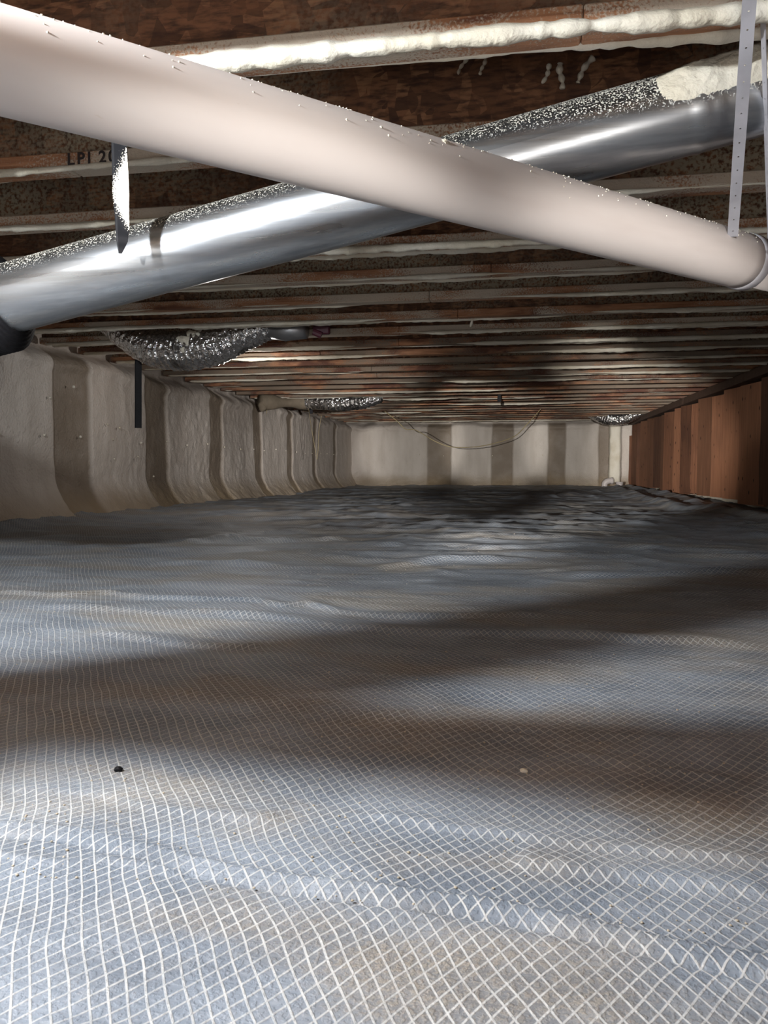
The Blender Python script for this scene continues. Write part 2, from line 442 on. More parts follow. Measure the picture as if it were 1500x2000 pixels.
def ground_z(X, Y):
    Z = .030 * fbm(X * .55 + 3, Y * .6 + 1, 3) + .016 * vn(X * 1.7 + 31, Y * 2.1)
    far = sstep(1.2, 4.5, Y)
    rd = 1 - np.abs(2 * fbm(X * 1.3 + 5, Y * 2.6 + 8, 3))
    Z = Z + (.003 + .016 * far) * np.clip(rd, 0, 1) ** 3
    rd2 = 1 - np.abs(2 * fbm((X + Y * .3) * 3.1 + 40, Y * 7.0 + 2, 3))
    Z = Z + (.0022 + .007 * far) * np.clip(rd2, 0, 1) ** 4
    Z = Z + (.0018 + .004 * far) * fbm(X * 9, Y * 16, 3)
    return Z
ys = [-2.4, -1.8, -1.2, -.7, -.3, 0]; y = .15
while y < 13.1: ys.append(y); y += max(.0035, min(.03, y * y * .0036))
ys = np.array(ys)
xs = []; x = -3.1
while x < 2.35: xs.append(x); x += .006 + .010 * min(1, max(0, abs(x + .15) - .7))
xs = np.array(xs)
X, Y = np.meshgrid(xs, ys)
Z = ground_z(X, Y)
for pts, h, wn, wf in RIDGES:
    pl = px_line(pts); lo = pl.min(0) - .4; hi = pl.max(0) + .4
    iy = np.where((ys > lo[1]) & (ys < hi[1]))[0]; ix = np.where((xs > lo[0]) & (xs < hi[0]))[0]
    if not len(iy) or not len(ix): continue
    sl = (slice(iy[0], iy[-1] + 1), slice(ix[0], ix[-1] + 1))
    dd, sd, tt = seg_dist(X[sl], Y[sl], pl)
    ww = np.where(sd > 0, wf, wn)
    pleat = h < 0
    end = sstep(0, .08, tt) * sstep(0, .08, 1 - tt)
    if pleat:                              # flat fold leaning towards the camera, sharp on its far edge
        s_ = dd * sd; h_ = -h * (.8 + .7 * vn(X[sl] * 6, Y[sl] * 6)); w_ = wf
        Z[sl] += np.where(s_ > 0, h_ * np.exp(-s_ / .004), np.where(s_ > -w_, h_ * (1 + s_ / w_), 0)) - .0022 * np.exp(-((s_ + w_) / .0035) ** 2)
    else:
        Z[sl] += h * np.exp(-(dd / ww) ** 2) * end * (.75 + .6 * vn(X[sl] * 5, Y[sl] * 5))
Z -= .012
floor = grid_mesh('floor', np.stack([X, Y, Z], -1), POLY)
tag(floor, 'grey plastic ground sheet with a white diamond yarn grid, rumpled and dusty', kind='structure')
GZ = lambda x, y: float(ground_z(np.array([x]), np.array([y]))[0]) - .012

# --- spray-foamed walls
def foam_wall(name, label, n_along, a0, a1, bands, place, flare, seed, fine_from=None):
    A = np.linspace(a0, a1, n_along); Zs = np.concatenate([np.linspace(-.06, 1.06, 95), np.linspace(1.09, 1.30, 8)])
    AA, ZZ = np.meshgrid(A, Zs)
    wob = .035 * vn(AA * 1.1 + seed, ZZ * .7) * 0 + .02 * vn(AA * .8 + seed, ZZ * 2.2)
    shallow = np.zeros_like(AA)  # mask of the upright bands, set back slightly and coloured darker
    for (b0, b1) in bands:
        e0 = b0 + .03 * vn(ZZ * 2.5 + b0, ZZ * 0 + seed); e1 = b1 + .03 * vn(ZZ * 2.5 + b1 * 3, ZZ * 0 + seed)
        shallow = np.maximum(shallow, sstep(e0 - .02, e0 + .02, AA) * (1 - sstep(e1 - .02, e1 + .02, AA)))
    shallow = shallow * (1 - sstep(1.0, 1.06, ZZ))
    D = .035 * fbm(AA * 1.5 + seed, ZZ * 1.3, 3) + .006 * fbm(AA * 7 + seed, ZZ * 5 + 3, 3) - .022 * shallow + wob
    D += .006 * fbm(AA * 22 + seed, ZZ * 16, 2) * sstep(.25, .6, vn(AA * 1.3, ZZ * 1.1) + .5)
    D += flare * np.clip((.26 - ZZ) / .26, 0, 1.3) ** 2
    D += .035 * sstep(.25, 0, ZZ) * np.abs(fbm(AA * 5 + seed, ZZ * 9, 3))
    crest = .97 + .05 * vn(AA * 2.4 + seed, AA * 0) + .03 * vn(AA * 7 + seed, AA * 0)
    D -= .10 * sstep(0, .09, ZZ - crest)
    D += .025 * np.exp(-((ZZ - crest + .03) / .03) ** 2) * (.6 + vn(AA * 5, AA * 0 + 3))
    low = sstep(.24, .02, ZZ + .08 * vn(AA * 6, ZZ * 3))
    P = place(AA, ZZ, D)
    o = grid_mesh(name, P, WFOAM, attr={'shallow': shallow, 'low': low})
    tag(o, label, kind='structure'); return o, (lambda a, z: None)
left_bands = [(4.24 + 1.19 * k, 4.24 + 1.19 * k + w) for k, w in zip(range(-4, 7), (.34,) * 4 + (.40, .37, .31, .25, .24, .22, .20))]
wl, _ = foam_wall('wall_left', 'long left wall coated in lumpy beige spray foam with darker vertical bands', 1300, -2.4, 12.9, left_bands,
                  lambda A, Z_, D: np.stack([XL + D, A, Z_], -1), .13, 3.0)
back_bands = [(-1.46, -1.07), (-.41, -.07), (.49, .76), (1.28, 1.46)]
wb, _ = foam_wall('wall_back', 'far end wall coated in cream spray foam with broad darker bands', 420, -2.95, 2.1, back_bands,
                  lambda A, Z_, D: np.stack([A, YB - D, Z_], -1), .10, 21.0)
def nubs(parent, pts):
    mb = MB()
    for i, p in enumerate(pts): mb.blob(p, random.uniform(.006, .010), i, .3, 6, 4)
    tag(mb.build('foam_nub', FOAM, parent, True), kind='stuff')
nubs(wl, [(XL + .02 + random.uniform(-.01, .02), y_, .50 + random.uniform(-.015, .015)) for y_ in np.arange(3.3, 12.5, .40)] +
         [(XL + .03, random.uniform(3.2, 5.5), random.uniform(.15, .9)) for _ in range(9)])
nubs(wb, [(x_, YB - .03, .50 + random.uniform(-.012, .012)) for x_ in np.arange(-2.4, 1.4, .40)])

# --- ceiling: OSB subfloor panels
cs = MB(); cs.box((-.5, 5.2, H + JD + .03), (5.0, 15.6, .01))
ceil = cs.build('ceiling', OSB); tag(ceil, 'wood strand board subfloor above the joists', kind='structure')
pan = None
for i in range(7):
    for j in range(3):
        cx, cy = -2.45 + 2.02 * j, -1.8 + 2.44 * i - (1.22 if j % 2 else 0)
        if pan is None:
            mb = MB(); mb.box((0, 0, 0), (2.01, 2.434, .018), bev=.002); pan = mb.build('osb_panel', OSB, ceil); q = pan
        else: q = pan.copy(); COL.objects.link(q)
        q.location = (cx, cy, H + JD + .012)

# --- right wall: foam backing, top plate, vertical boards
AA, ZZ = np.meshgrid(np.linspace(-2.4, 12.9, 300), np.linspace(-.05, 1.30, 20))
P = np.stack([XR + .135 + .02 * fbm(AA, ZZ * 2, 3), AA, ZZ], -1)
wr = grid_mesh('wall_right', P, FOAM, flip=True)
tag(wr, 'right wall of tall reddish-brown vertical boards standing in front of pale foam', kind='structure')
pt = MB()
for i in range(7):
    y0 = -2.4 + i * 2.2; pt.box((XR + .07, y0 + 1.1, H - .035), (.14, 2.19, .07), bev=.004)
plate = pt.build('trim_1', DARKWOOD); tag(plate, 'dark wooden top plate running over the board wall', kind='structure')
bx = [1516, 1473, 1439, 1407, 1383, 1361, 1341, 1327, 1313, 1295, 1284, 1271, 1262, 1250, 1241, 1232, 1222, 1209]
by = [at_x(x_, 900, XR).y for x_ in bx]
near = []; yy = by[0]
while yy > -2.0: yy -= .44; near.append(yy)
by = near[::-1] + by
for i in range(len(by) - 1):
    y0, y1 = by[i], min(by[i + 1], YB - .05)
    if y1 - y0 < .08: continue
    W = (y1 - y0) - .020; top = .955 + random.uniform(-.012, .008)
    if i == len(by) - 2 or y1 > YB - .1: top = .80
    # board edge-on outline with slight waney edges, thickness .022
    n = 7; V = []; th = .022; bot = .015 + random.uniform(0, .03)
    for k in range(n):
        z = bot + (top - bot) * k / (n - 1)
        e0 = -W / 2 + random.uniform(-.004, .004); e1 = W / 2 + random.uniform(-.006, .002)
        cup = random.uniform(-.003, .003)
        V += [(-th / 2 + cup, e0, z), (-th / 2 - cup, e1, z), (th / 2 - cup, e1, z), (th / 2 + cup, e0, z)]
    F = [(k * 4 + j, k * 4 + (j + 1) % 4, k * 4 + 4 + (j + 1) % 4, k * 4 + 4 + j) for k in range(n - 1) for j in range(4)]
    F += [(3, 2, 1, 0), tuple((n - 1) * 4 + j for j in range(4))]
    b = mesh('board', V, F, CEDAR, wr, smooth=False)
    b.location = (XR + .06 + random.uniform(-.012, .012), (y0 + y1) / 2, 0); b.rotation_euler = (random.uniform(-.006, .006), 0, math.radians(10 + random.uniform(-4, 4)))

# ------------------------------------------------------------------ I-joists
ORD = 'first second third fourth fifth sixth seventh eighth ninth tenth eleventh twelfth thirteenth fourteenth fifteenth sixteenth'.split()
SPECIAL = {
    0: 'nearest wooden I-joist crossing the top of the picture, thick white foam along its flange',
    1: 'second I-joist from the camera, stamped with black letters behind the black strap',
    2: 'third I-joist from the camera, its orange flange crossing just above the metal duct',
    3: 'fourth I-joist from the camera, with a long white foam lip passing under the crossing pipes',
    4: 'fifth I-joist from the camera, first one fully below the crossing of pipe and duct',
    5: 'sixth I-joist from the camera, with a bare orange patch at mid span',
    6: 'seventh I-joist from the camera, directly in front of the large foil flex duct',
    7: 'eighth I-joist from the camera, just behind the large foil flex duct',
}
NJ = 28
def bead(k, yc, zc, dirn, step, seed, thr, rmax):
    """wavy rope of foam along the bottom edge of a flange"""
    out = []; xs_ = np.arange(XL - .02, XR + .12, step)
    m = vn(xs_ * .9 + seed, xs_ * 0 + seed * 1.7) + .35 * vn(xs_ * 3.1 + seed, xs_ * 0 + 5)
    lump = vn(xs_ * 9 + seed, xs_ * 0 + 2) + .6 * vn(xs_ * 27, xs_ * 0 + seed)
    r = rmax * sstep(thr, thr + .30, m) * (1 + .5 * lump + .30 * vn(xs_ * 60, xs_ * 0 + seed)); drop = vn(xs_ * 4 + seed, xs_ * 0 + 7)
    i = 0; N = len(xs_)
    while i < N:
        if r[i] < .0012: i += 1; continue
        j = i
        while j < N and r[j] >= .0012: j += 1
        if j - i > 3:
            rr = list(np.maximum(r[i:j], .001)); rr[0] = rr[-1] = .0006
            pts = [(xs_[q], yc + dirn * .35 * r[q] , zc - .30 * r[q] + .004 * drop[q]) for q in range(i, j)]
            mb = MB(); mb.tube(pts, rr, 8); out.append(mb)
        i = j
    return out
for k in range(-3, NJ):
    y0 = Y0 + SP * k                       # near bottom edge
    yc = y0 + FW / 2
    root = empty('floor_joist', (XL, yc, H))
    if k in SPECIAL: lab = SPECIAL[k]
    elif k < 0: lab = 'I-joist above and behind the camera, %s one counting back from the foam-edged joist at top' % ORD[-k - 1]
    elif k < 14: lab = 'wooden I-joist with slim white foam lips, %s from the camera' % ORD[k]
    else: lab = 'dark stained wooden I-joist, %s back from the cream far wall' % ORD[NJ - 1 - k]
    tag(root, lab, 'joist', 'parallel wooden floor joists')
    x0, x1 = XL - .06, XR + .20; xm = (x0 + x1) / 2; L = x1 - x0
    mb = MB(); mb.box((xm, yc, H + JD / 2), (L, .0105, JD - 2 * FH + .02))
    mb.build('web', OSB, root)
    for nm, zc in (('bottom_flange', H + FH / 2), ('top_flange', H + JD - FH / 2)):
        # flange cut from two lengths butted together, with eased edges
        mb = MB(); cut = x0 + L * random.uniform(.3, .7)
        mb.box(((x0 + cut) / 2, yc, zc), (cut - x0 - .0015, FW, FH), bev=.003)
        mb.box(((x1 + cut) / 2, yc + random.uniform(-.001, .001), zc), (x1 - cut - .0015, FW, FH), bev=.003)
        mb.build(nm, FLANGE if k < 8 else FLANGE_DARK, root)
    if k >= 0:
        st = .008 if k < 4 else (.014 if k < 10 else .025)
        t1 = {0: -.42, 1: -.15, 2: -.08, 3: -.5}.get(k, -.30 if k < 9 else (-.08 if k < 14 else .10))
        rm = {0: .015, 1: .009}.get(k, .0095 + .003 * random.random())
        b1 = bead(k, y0 - .001, H + .001, -.4, st, k * 7.7 + 2, t1, rm)
        b2 = bead(k, y0 + FW, H + .003, .2, st, k * 5.3 + 31, t1 + .12, rm * .8)
        for b in b1 + b2: b.build('foam_bead', FOAM, root, True)
    if k == 1:                             # stamped lettering on the flange
        p = at_y(132, 338, y0); adv = 0
        for ch in 'LPI 20 I':
            if ch == ' ': adv += .016; continue
            cu = bpy.data.curves.new('stamped_letter', 'FONT'); cu.body = ch; cu.size = .040; cu.extrude = .0002; cu.offset = .0011
            to = bpy.data.objects.new('tmp', cu); COL.objects.link(to)
            dg = bpy.context.evaluated_depsgraph_get(); me = bpy.data.meshes.new_from_object(to.evaluated_get(dg)); bpy.data.objects.remove(to)
            me.materials.clear(); me.materials.append(INK)
            lt = link_mesh('stamped_letter', me, root)
            lt.location = (p.x + adv, y0 - .0012, H + .006); lt.rotation_euler = (math.pi / 2, 0, 0)
            adv += max(v.co.x for v in me.vertices) + .006

# foam splashes stuck to webs
def splash(px, py, k, s, seed, label):
    yw = Y0 + SP * k + FW / 2 - .008
    p = at_y(px, py, yw); mb = MB(); a = (.25, -.15, .45, .3, 0)[seed]
    pts = [p + Vector((math.sin(a) * q * s * .5, -.003, (q - 2) * s * .45)) for q in range(5)]
    pts = [v + Vector((math.sin(q * 1.1 + seed) * s * .16 + (q - 2) * s * .10, 0, 0)) for q, v in enumerate(pts)]
    mb.tube(catmull(pts, 5), [s * (.07 + .15 * abs(math.sin(q * .45 + seed)) + .08 * (q / 20)) for q in range(21)], 8)
    tag(mb.build('foam_splash', FOAM, None, True), label, 'foam splash', 'dried foam splashes on the second joist')
for i, (px, py, s, lb) in enumerate([
        (1062, 146, .022, 'slim curved foam splash, leftmost of three together near the metal duct'),
        (1100, 150, .030, 'broad foam splash, middle one of three together near the metal duct'),
        (1130, 140, .028, 'hook-shaped foam splash, rightmost of three together near the metal duct'),
        (898, 132, .018, 'small foam splash under the nearest joist, left one of a pair'),
        (943, 132, .018, 'small foam splash under the nearest joist, right one of a pair')]):
    splash(px, py, 1, s, i, lb)

# ------------------------------------------------------------------ galvanised duct
DR = .076
def duct_tube(p0, p1, r, n, m, fn=None):
    d = (p1 - p0).normalized(); a = d.cross(Vector((0, 0, 1))).normalized(); b = a.cross(d).normalized(); L = (p1 - p0).length
    S = np.linspace(0, L, m); T = np.linspace(0, 2 * math.pi, n)
    P = np.zeros((m, n, 3)); top = np.zeros((m, n))
    for i, s in enumerate(S):
        for j, t in enumerate(T):
            rr = r + (fn(s, t, L) if fn else 0)
            v = p0 + d * s + (a * math.cos(t) + b * math.sin(t)) * rr
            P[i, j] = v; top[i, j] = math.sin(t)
    return P, top
dl = at_d(40, 577, 1.74); dr = at_d(1230, 250, 1.47)
dd_ = (dr - dl)
d0 = dl - dd_ * .10; d1 = dl + dd_ * 1.42
duct = empty('metal_duct', d0)
tag(duct, 'round shiny galvanised metal duct sloping behind the white pipe, dusted with foam', 'duct')
def seam(s, t, L):
    z = 0
    for c in (.33, .78): z += .0018 * math.exp(-((s - L * c) / .004) ** 2)
    return z + .0016 * math.exp(-((t - 2.2) / .03) ** 2) + .0012 * mnoise.noise(Vector((s * 3, math.cos(t), math.sin(t))))
P, top = duct_tube(d0, d1, DR, 64, 160, seam)
along = np.linspace(0, 1, 160)[:, None] * np.ones((1, 64))
dust_ = top * .75 + .55 * sstep(.55, .85, along)
grid_mesh('duct_barrel', P, GALV, duct, attr={'top': top, 'dust': dust_})
# thick foam patch on the duct's upper right
def patch(p0, p1, r, s0, s1, t0, t1, thick, name, parent, n=70, m=24, seed=0):
    d = (p1 - p0).normalized(); a = d.cross(Vector((0, 0, 1))).normalized(); b = a.cross(d).normalized()
    P = np.zeros((n, m, 3))
    for i in range(n):
        u = i / (n - 1)
        for j in range(m):
            v = j / (m - 1)
            uu = u + .03 * mnoise.noise(Vector((v * 6, seed, 1))); vv = v + .20 * mnoise.noise(Vector((u * 9, seed, 5)))
            e = max(0, min(1, min(uu, 1 - uu) * 7)) * max(0, min(1, min(vv, 1 - vv) * 3.2)); e = e * e * (3 - 2 * e)
            h = -.004 + thick * e * (1 + .6 * mnoise.noise(Vector((u * 14, v * 5, seed))) + .35 * mnoise.noise(Vector((u * 50, v * 14, seed)))) + .003 * (1 if e > .05 else 0)
            s = s0 + (s1 - s0) * uu; t = t0 + (t1 - t0) * vv
            P[i, j] = p0 + d * s + (a * math.cos(t) + b * math.sin(t)) * (r + h)
    return grid_mesh(name, P, FOAM, parent)
LD = (d1 - d0).length
_s = lambda px: min([(abs(((CAM_R.transposed() @ (d0 + (d1 - d0) * q / 200 - CAM_O)).x / -(CAM_R.transposed() @ (d0 + (d1 - d0) * q / 200 - CAM_O)).z) * FPX + 750 - px), q) for q in range(201)])[1] / 200 * LD
patch(d0, d1, DR, _s(1262), LD - .02, math.radians(-12), math.radians(70), .009, 'foam_patch', duct, seed=3)
# black collar where the metal duct enters flexible duct at the left
dd = (d1 - d0).normalized(); lf = at_d(-30, 600, 1.76)
blk = empty('black_flex_duct', lf)
tag(blk, 'thick black flexible duct sleeve at the left end of the metal duct', 'duct')
c0 = d0 + dd * ((lf - d0).dot(dd))
pts = []; rad = []
path = [c0 + dd * .072, c0 + dd * .05, c0 + dd * .01, c0 - dd * .06, c0 - dd * .16, Vector((-1.75, 1.60, .72)), Vector((-2.15, 1.62, .80)), Vector((-2.45, 1.66, .84)), Vector((-2.72, 1.7, .86))]
cp = catmull(path, 14)
rad = [min(.115, .079 + .0022 * i) * (1 + .02 * math.sin(i * 1.6)) for i in range(len(cp))]
mb = MB(); mb.tube(cp, rad, 28); mb.build('sleeve', BLACK, blk, True)

# ------------------------------------------------------------------ white PVC pipe
PR = .0572
pl_ = at_d(0, 119, .872); pr_ = at_d(1400, 497, 1.613)
pd = (pr_ - pl_).normalized()
pa = pl_ - pd * 1.55; pe = pr_ + pd * .105
pipe = empty('drain_pipe', pl_)
tag(pipe, 'long fat white plastic drain pipe crossing in front of everything, left top to right', 'pipe')
mb = MB(); N = 60
mb.tube([pa + (pe - pa) * i / N for i in range(N + 1)], PR, 64); mb.build('pipe_barrel', PVC, pipe, True)
# bell end, then the narrower pipe that goes on
mb = MB(); mb.tube([pe - pd * .02, pe - pd * .012, pe + pd * .004, pe + pd * .006, pe + pd * .006], [PR, PR + .0022, PR + .0022, PR + .001, PR - .008], 64); mb.build('bell_rim', GREYSTRAP, pipe, True)
mb = MB(); mb.tube([pe - pd * .01, pe + pd * .9], PR - .010, 48); mb.build('inner_pipe', PVC, pipe, True)
# foam crumbs stuck along its top
mb = MB(); a_ = pd.cross(Vector((0, 0, 1))).normalized(); b_ = a_.cross(pd).normalized()
for i in range(1100):
    s = random.uniform(1.3, (pe - pa).length); t = math.radians(random.gauss(88, 26)) if i % 6 else math.radians(random.uniform(20, 200))
    if random.random() > .35 + .65 * s / 3: continue
    rr = random.uniform(.0006, .0017) * (1.5 if random.random() < .06 else 1)
    mb.blob(pa + pd * s + (a_ * math.cos(t) + b_ * math.sin(t)) * PR, rr, i, .3, 5, 4)
tag(mb.build('foam_crumbs', FOAM, pipe, True), kind='stuff')
mb = MB(); pc = at_d(862, 281, 1.17); mb.blob(pc, (.013, .01, .006), 3, .4, 12, 8); mb.build('foam_drop', FOAM, pipe, True)
# added unseen plate under the pipe, outlined to cast a dark floor band
shade_xy = [(-.9200, .512), (-.8426, .5065), (-.7543, .5756), (-.5999, .5879), (-.545, .588), (-.600, .468), (-.6313, .4831), (-.7404, .4957), (-.8368, .4963), (-.9180, .498)]
mb = MB(); nb = len(shade_xy)
mb.add([(x_, y_, z_) for z_ in (.688, .691) for x_, y_ in shade_xy], [tuple(range(nb - 1, -1, -1)), tuple(range(nb, 2 * nb))] + [(i, (i + 1) % nb, nb + (i + 1) % nb, nb + i) for i in range(nb)])
mb.box((-.90, .508, .705), (.03, .012, .035))
mb.build('shadow_plate', BLACK, pipe)

# ------------------------------------------------------------------ straps
def perforated_strap(name, p0, p1, w0, w1, holes, mat, root, facing):
    """flat strap between two points with real round holes"""
    d = (p1 - p0); L = d.length; d.normalize(); a = d.cross(facing).normalized(); nrm = a.cross(d).normalized()
    mb = MB(); th = .0011
    for i in range(holes):
        s0, s1 = L * i / holes, L * (i + 1) / holes; sm = (s0 + s1) / 2
        for sg in (1, -1):
            V = []; K = 8; ww = w0 + (w1 - w0) * (i + .5) / holes
            wa, wb_ = w0 + (w1 - w0) * i / holes, w0 + (w1 - w0) * (i + 1) / holes
            hw = min(ww / 2, .5 * (s1 - s0))
            ring_o = []; ring_i = []
            for q in range(K):
                an = 2 * math.pi * q / K; cx, cy = math.cos(an), math.sin(an); m = max(abs(cx), abs(cy))
                ss = sm + cy / m * (s1 - s0) / 2; wl_ = (wa + (wb_ - wa) * (ss - s0) / (s1 - s0)) / 2
                ring_o.append(p0 + d * ss + a * (cx / m * wl_) + nrm * th * sg / 2)
                ring_i.append(p0 + d * (sm + cy * .0016) + a * cx * .0016 + nrm * th * sg / 2)
            F = [(q, (q + 1) % K, K + (q + 1) % K, K + q) for q in range(K)]
            if sg < 0: F = [f[::-1] for f in F]
            mb.add(ring_o + ring_i, F)
    for sg in (1, -1):
        mb.add([p0 + a * w0 / 2 * sg - nrm * th / 2, p0 + a * w0 / 2 * sg + nrm * th / 2, p1 + a * w1 / 2 * sg + nrm * th / 2, p1 + a * w1 / 2 * sg - nrm * th / 2], [(0, 1, 2, 3)])
    return mb.build(name, mat, root)
sb = at_d(1431, 462, 1.545); stp = at_d(1464, 0, 1.16)
sup = stp + (stp - sb) * .12
root = empty('hanger_strap', sb)
tag(root, 'pale grey perforated plastic strap holding up the white pipe near its right end', 'strap')
perforated_strap('strap_front', sb, sup, .0200, .0205, 18, GREYSTRAP, root, CAM_O - sb)
sb2 = at_d(1503, 470, 1.60); st2 = at_d(1489, 0, 1.22); perforated_strap('strap_rear', sb2, st2 + (st2 - sb2) * .12, .020, .0205, 18, GREYSTRAP, root, Vector((-1, -.35, 0)))
# black strap hanging from behind the pipe, foam sprayed, with a cut point
def flat_strap(name, pts, ws, mat, parent, facing, foam=None, th=.0015):
    n = len(pts); V = []; fo = []
    M = 6
    P = np.zeros((n, M * 2, 3)); fa = np.zeros((n, M * 2))
    for i, p in enumerate(pts):
        t = (pts[min(i + 1, n - 1)] - pts[max(i - 1, 0)]).normalized(); a = t.cross(facing).normalized(); nr = a.cross(t).normalized()
        for j in range(M):
            u = -1 + 2 * j / (M - 1)
            P[i, j] = p + a * u * ws[i] / 2 + nr * th / 2; P[i, 2 * M - 1 - j] = p + a * u * ws[i] / 2 - nr * th / 2
            if foam: fa[i, j] = fa[i, 2 * M - 1 - j] = foam(i / (n - 1), u)
            if foam: P[i, j] += np.array(nr) * .004 * max(0, foam(i / (n - 1), u)) ** 2
    P = np.concatenate([P, P[:, :1]], 1); fa = np.concatenate([fa, fa[:, :1]], 1)
    return grid_mesh(name, P, mat, parent, attr={'foam': fa})
ps = [(236, 176), (232, 270), (233, 300), (235, 340), (236, 380), (238, 420), (239, 445), (238, 470), (234, 500)]
ws_ = [28, 28, 29, 30, 31, 27, 26, 22, 3]; dS = 1.50
fine = []; fw = []
for i in range(len(ps) - 1):
    for q in range(6):
        t = q / 6; fine.append(at_d(ps[i][0] * (1 - t) + ps[i + 1][0] * t, ps[i][1] * (1 - t) + ps[i + 1][1] * t, dS)); fw.append((ws_[i] * (1 - t) + ws_[i + 1] * t) * dS / FPX)
root = empty('hanging_strap', fine[0])
tag(root, 'black plastic strap with pointed end dangling behind the white pipe, half coated in white foam', 'strap')
flat_strap('strap_band', fine, fw, STRAPB, root, CAM_O - fine[3],
           foam=lambda v, u: 1.25 * math.exp(-((v - .50) / .21) ** 2) * (1 if v < .55 else 1) - .55 * (u + .35) - (.9 if v > .80 else 0) + (.0 if v > .2 else -.1))

# ------------------------------------------------------------------ flexible ducts
def flex(name, pts, rads, label, mat=FOIL, ridge=.035, parts=()):
    p = catmull([Vector(q) for q in pts], 26); n = len(p)
    rr = np.interp(np.linspace(0, 1, n), np.linspace(0, 1, len(rads)), rads)
    root = empty(name, p[0]); tag(root, label, 'duct')
    V = []; M = 30; up = Vector((0, 0, 1)); prev = None; P = np.zeros((n, M + 1, 3))
    for i in range(n):
        t = (p[min(i + 1, n - 1)] - p[max(i - 1, 0)]).normalized()
        a = t.cross(up) if prev is None else prev - t * prev.dot(t); a.normalize(); prev = a; b = a.cross(t).normalized()
        for j in range(M + 1):
            th = 2 * math.pi * (j % M) / M
            c = Vector((math.cos(th), math.sin(th), 0))
            k = 1 + ridge * math.sin(i * 1.45) + .07 * mnoise.noise(Vector((c.x * 2.2, c.y * 2.2, i * .35))) + .05 * mnoise.noise(Vector((c.x * 6, c.y * 6, i * .9)))
            P[i, j] = p[i] + (a * c.x + b * c.y) * rr[i] * k
    grid_mesh('foil_sleeve', P, mat, root)
    return root, p, rr
f1, p1_, r1_ = flex('foil_flex_duct', [at_d(205, 622, 4.5), at_d(250, 655, 4.38), at_d(300, 680, 4.3), at_d(360, 686, 4.24), at_d(420, 676, 4.17), at_d(480, 652, 4.12), at_d(530, 636, 4.08)],
     [.07, .085, .10, .105, .10, .085, .065], 'sagging shiny foil flexible duct nearest the camera, below the joists by the left wall')
mb = MB(); mb.tube([at_d(520, 642, 4.08), at_d(560, 646, 4.05), at_d(598, 645, 4.02)], [.05, .055, .045], 16)
mb.build('duct_takeoff', m_simple('dull_metal', (.28, .28, .29), .4, 0, .7), f1, True)
mb = MB(); mb.box(at_d(628, 645, 4.0), (.09, .03, .045), bev=.006); mb.tube([at_d(612, 648, 3.98), at_d(628, 655, 3.98)], .018, 10)
o = mb.build('maroon_collar', MAROON, f1); o['label'] = 'small maroon collar at the end'
# foam flecks on the foil
mb = MB()
for i, (px, py, s) in enumerate([(365, 668, .05), (352, 660, .028), (377, 655, .045), (395, 650, .03), (360, 683, .03), (387, 662, .035)]):
    i0 = min(range(len(p1_)), key=lambda q: (at_d(px, py, 4.2) - p1_[q]).length)
    v = (at_d(px, py, 4.2) - p1_[i0]); v = v + (CAM_O - p1_[i0]).normalized() * .07; v = v.normalized() * r1_[i0] * 1.02
    mb.blob(p1_[i0] + v, (s * .8, s * .25, s * .5), i, .7, 10, 7)
mb.build('foam_fleck', FOAM, f1, True)
f2, p2_, r2_ = flex('foil_flex_duct', [at_d(560, 782, 8.45), at_d(600, 782, 8.35), at_d(660, 786, 8.25), at_d(710, 784, 8.2), at_d(745, 776, 8.15)],
     [.06, .085, .09, .08, .05], 'second foil flexible duct, farther back under the joists')
mb = MB(); pp = catmull([at_d(507, 782, 8.0), at_d(540, 786, 8.1), at_d(580, 785, 8.3), at_d(600, 782, 8.4)], 8)
mb.tube(pp, [.07 + .02 * math.sin(i * .4) for i in range(len(pp))], 14)
mb.blob(at_d(513, 793, 8.0), (.05, .05, .06), 4, .3, 10, 8); o = mb.build('foam_jacket', m_simple('tan_foam', (.22, .18, .13), .8, .4), f2, True); o['label'] = 'foam-coated end of the duct'
f3, p3_, r3_ = flex('foil_flex_duct', [at_d(1150, 806, 11.4), at_d(1175, 815, 11.2), at_d(1200, 819, 11.1), at_d(1225, 815, 11.0), at_d(1258, 802, 10.9)],
     [.06, .085, .095, .085, .06], 'short dark foil flexible duct far back where the board wall meets the joists')

# ------------------------------------------------------------------ straps of the flex ducts, cables
def hang(name, label, px, ytop, ybot, d, wpx, cat='strap', lean=0.0):
    pts = [at_d(px + lean * i / 8, ytop + (ybot - ytop) * i / 8, d) for i in range(9)]
    root = empty(name, pts[0]); tag(root, label, cat)
    flat_strap('strap_band', pts, [wpx * d / FPX] * 9, BLACK, root, CAM_O - pts[3], th=.002); return root
hang('hanging_strap', 'straight black strap hanging below the nearest foil flexible duct, against the left wall', 270, 679, 836, 4.55, 13)
hang('hanging_strap', 'short black strap end hanging under the second foil duct farther back', 604, 784, 808, 8.57, 7, lean=4)
hang('hanging_strap', 'tiny black tag hanging from the far joists', 975, 771, 785, 7.78, 7)
def cable(name, label, pts, r):
    mb = MB(); mb.tube(catmull([at_d(*p) for p in pts], 10), r, 6)
    return tag(mb.build(name, WIRE, None, True), label, 'cable')
cable('cable', 'slim tan cable sagging from the joists across the far end wall',
      [(750, 802, 10.07), (775, 822, 10), (792, 838, 10), (812, 840, 10), (850, 862, 10), (882, 873, 10), (925, 873, 10), (965, 866, 10), (1005, 852, 10), (1030, 828, 10), (1056, 799, 9.73)], .0055)
cable('wire', 'fine looped wire hanging beside the short black strap', [(600, 783, 8.57), (603, 800, 8.5), (609, 840, 8.3), (616, 880, 8.3), (619, 897, 8.3), (621, 880, 8.3), (623, 840, 8.3), (628, 812, 8.3)], .0022)
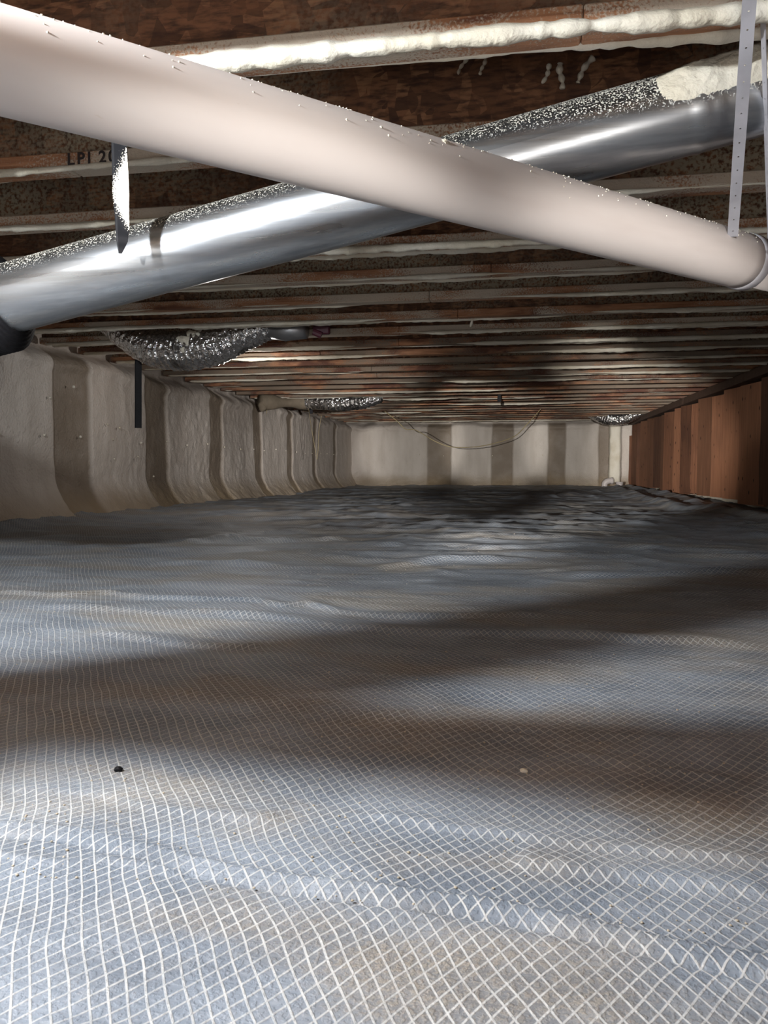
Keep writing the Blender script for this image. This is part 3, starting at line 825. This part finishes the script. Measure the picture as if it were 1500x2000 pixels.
cable('wire', 'short wire hanging from the foam-coated end of the second foil duct', [(519, 788, 8.05), (521, 800, 8.05), (520, 808, 8.05)], .003)
mb = MB(); q = at_y(921, 632, Y0 + SP * 6 + .01); mb.tube([q + Vector((.004, 0, .02)), q, q - Vector((.004, 0, .012)), q - Vector((.006, 0, .018))], [.004, .008, .005, .001], 8)
tag(mb.build('foam_drip', FOAM, None, True), 'small bright foam drip hanging from a joist above the middle of the room', 'foam splash')

# ------------------------------------------------------------------ far right corner
cx = at_y(1200, 900, YB - .22)
n, m = 40, 26; P = np.zeros((n, m, 3))
for i in range(n):
    z = .07 + (H - .04 - .07) * i / (n - 1)
    for j in range(m):
        t = 2 * math.pi * (j % (m - 1)) / (m - 1); c, s = math.cos(t), math.sin(t); k = .085 / max(abs(c), abs(s)) ** .8
        k *= 1 + .12 * mnoise.noise(Vector((c * 2, s * 2, z * 7))) + .05 * mnoise.noise(Vector((c * 6, s * 6, z * 22)))
        P[i, j] = (cx.x + c * k, YB - .22 + s * k, z)
post = grid_mesh('corner_post', P, FOAM); tag(post, 'narrow square post coated in cream foam in the far right corner', 'post')
def pvc_bit(name, label, pts, r):
    mb = MB(); mb.tube(catmull([Vector(p) for p in pts], 6), r, 18)
    a, b = Vector(pts[-1]), Vector(pts[-2]); e = (a - b).normalized()
    mb.tube([a - e * .03, a + e * .002], r + .006, 18)
    return tag(mb.build(name, PVC, None, True), label, 'pipe fitting')
e0 = at_y(1181, 944, YB - .45)
pvc_bit('pipe_elbow', 'small white plastic pipe elbow rising from the sheet at the foot of the far post', [(e0.x, e0.y, -.03), (e0.x, e0.y, .05), (e0.x + .04, e0.y, .09), (e0.x + .12, e0.y + .01, .10)], .045)
e1 = at_y(1210, 944, YB - .5)
pvc_bit('pipe_stub', 'short white plastic pipe stub at the foot of the board wall in the far corner', [(e1.x, e1.y, -.03), (e1.x, e1.y, .04), (e1.x, e1.y, .08)], .05)

# grit scattered on the sheet
mb = MB()
for i in range(1500):
    y_ = .55 + 3.2 * random.random() ** 1.6; x_ = random.uniform(-.75, .62) * (y_ * .75 + .3) - .17 * y_
    r = random.uniform(.0005, .0013)
    mb.blob((x_, y_, GZ(x_, y_) + r * .6), (r * 1.3, r, r * .7), i, .4, 5, 4)
tag(mb.build('grit', STONE, floor, True), kind='stuff')
for px, py, mat, lb, r in ((231, 1466, BLACK, 'dark pebble lying on the ground sheet at the left', .0035), (1024, 1462, FOAM, 'pale round crumb lying on the ground sheet at the right', .0030)):
    p = at_z(px, py, 0); mb = MB(); mb.blob((p.x, p.y, GZ(p.x, p.y) + r * .6), (r * 1.4, r, r * .8), 5, .4, 12, 8)
    tag(mb.build('pebble', mat, None, True), lb, 'pebble')
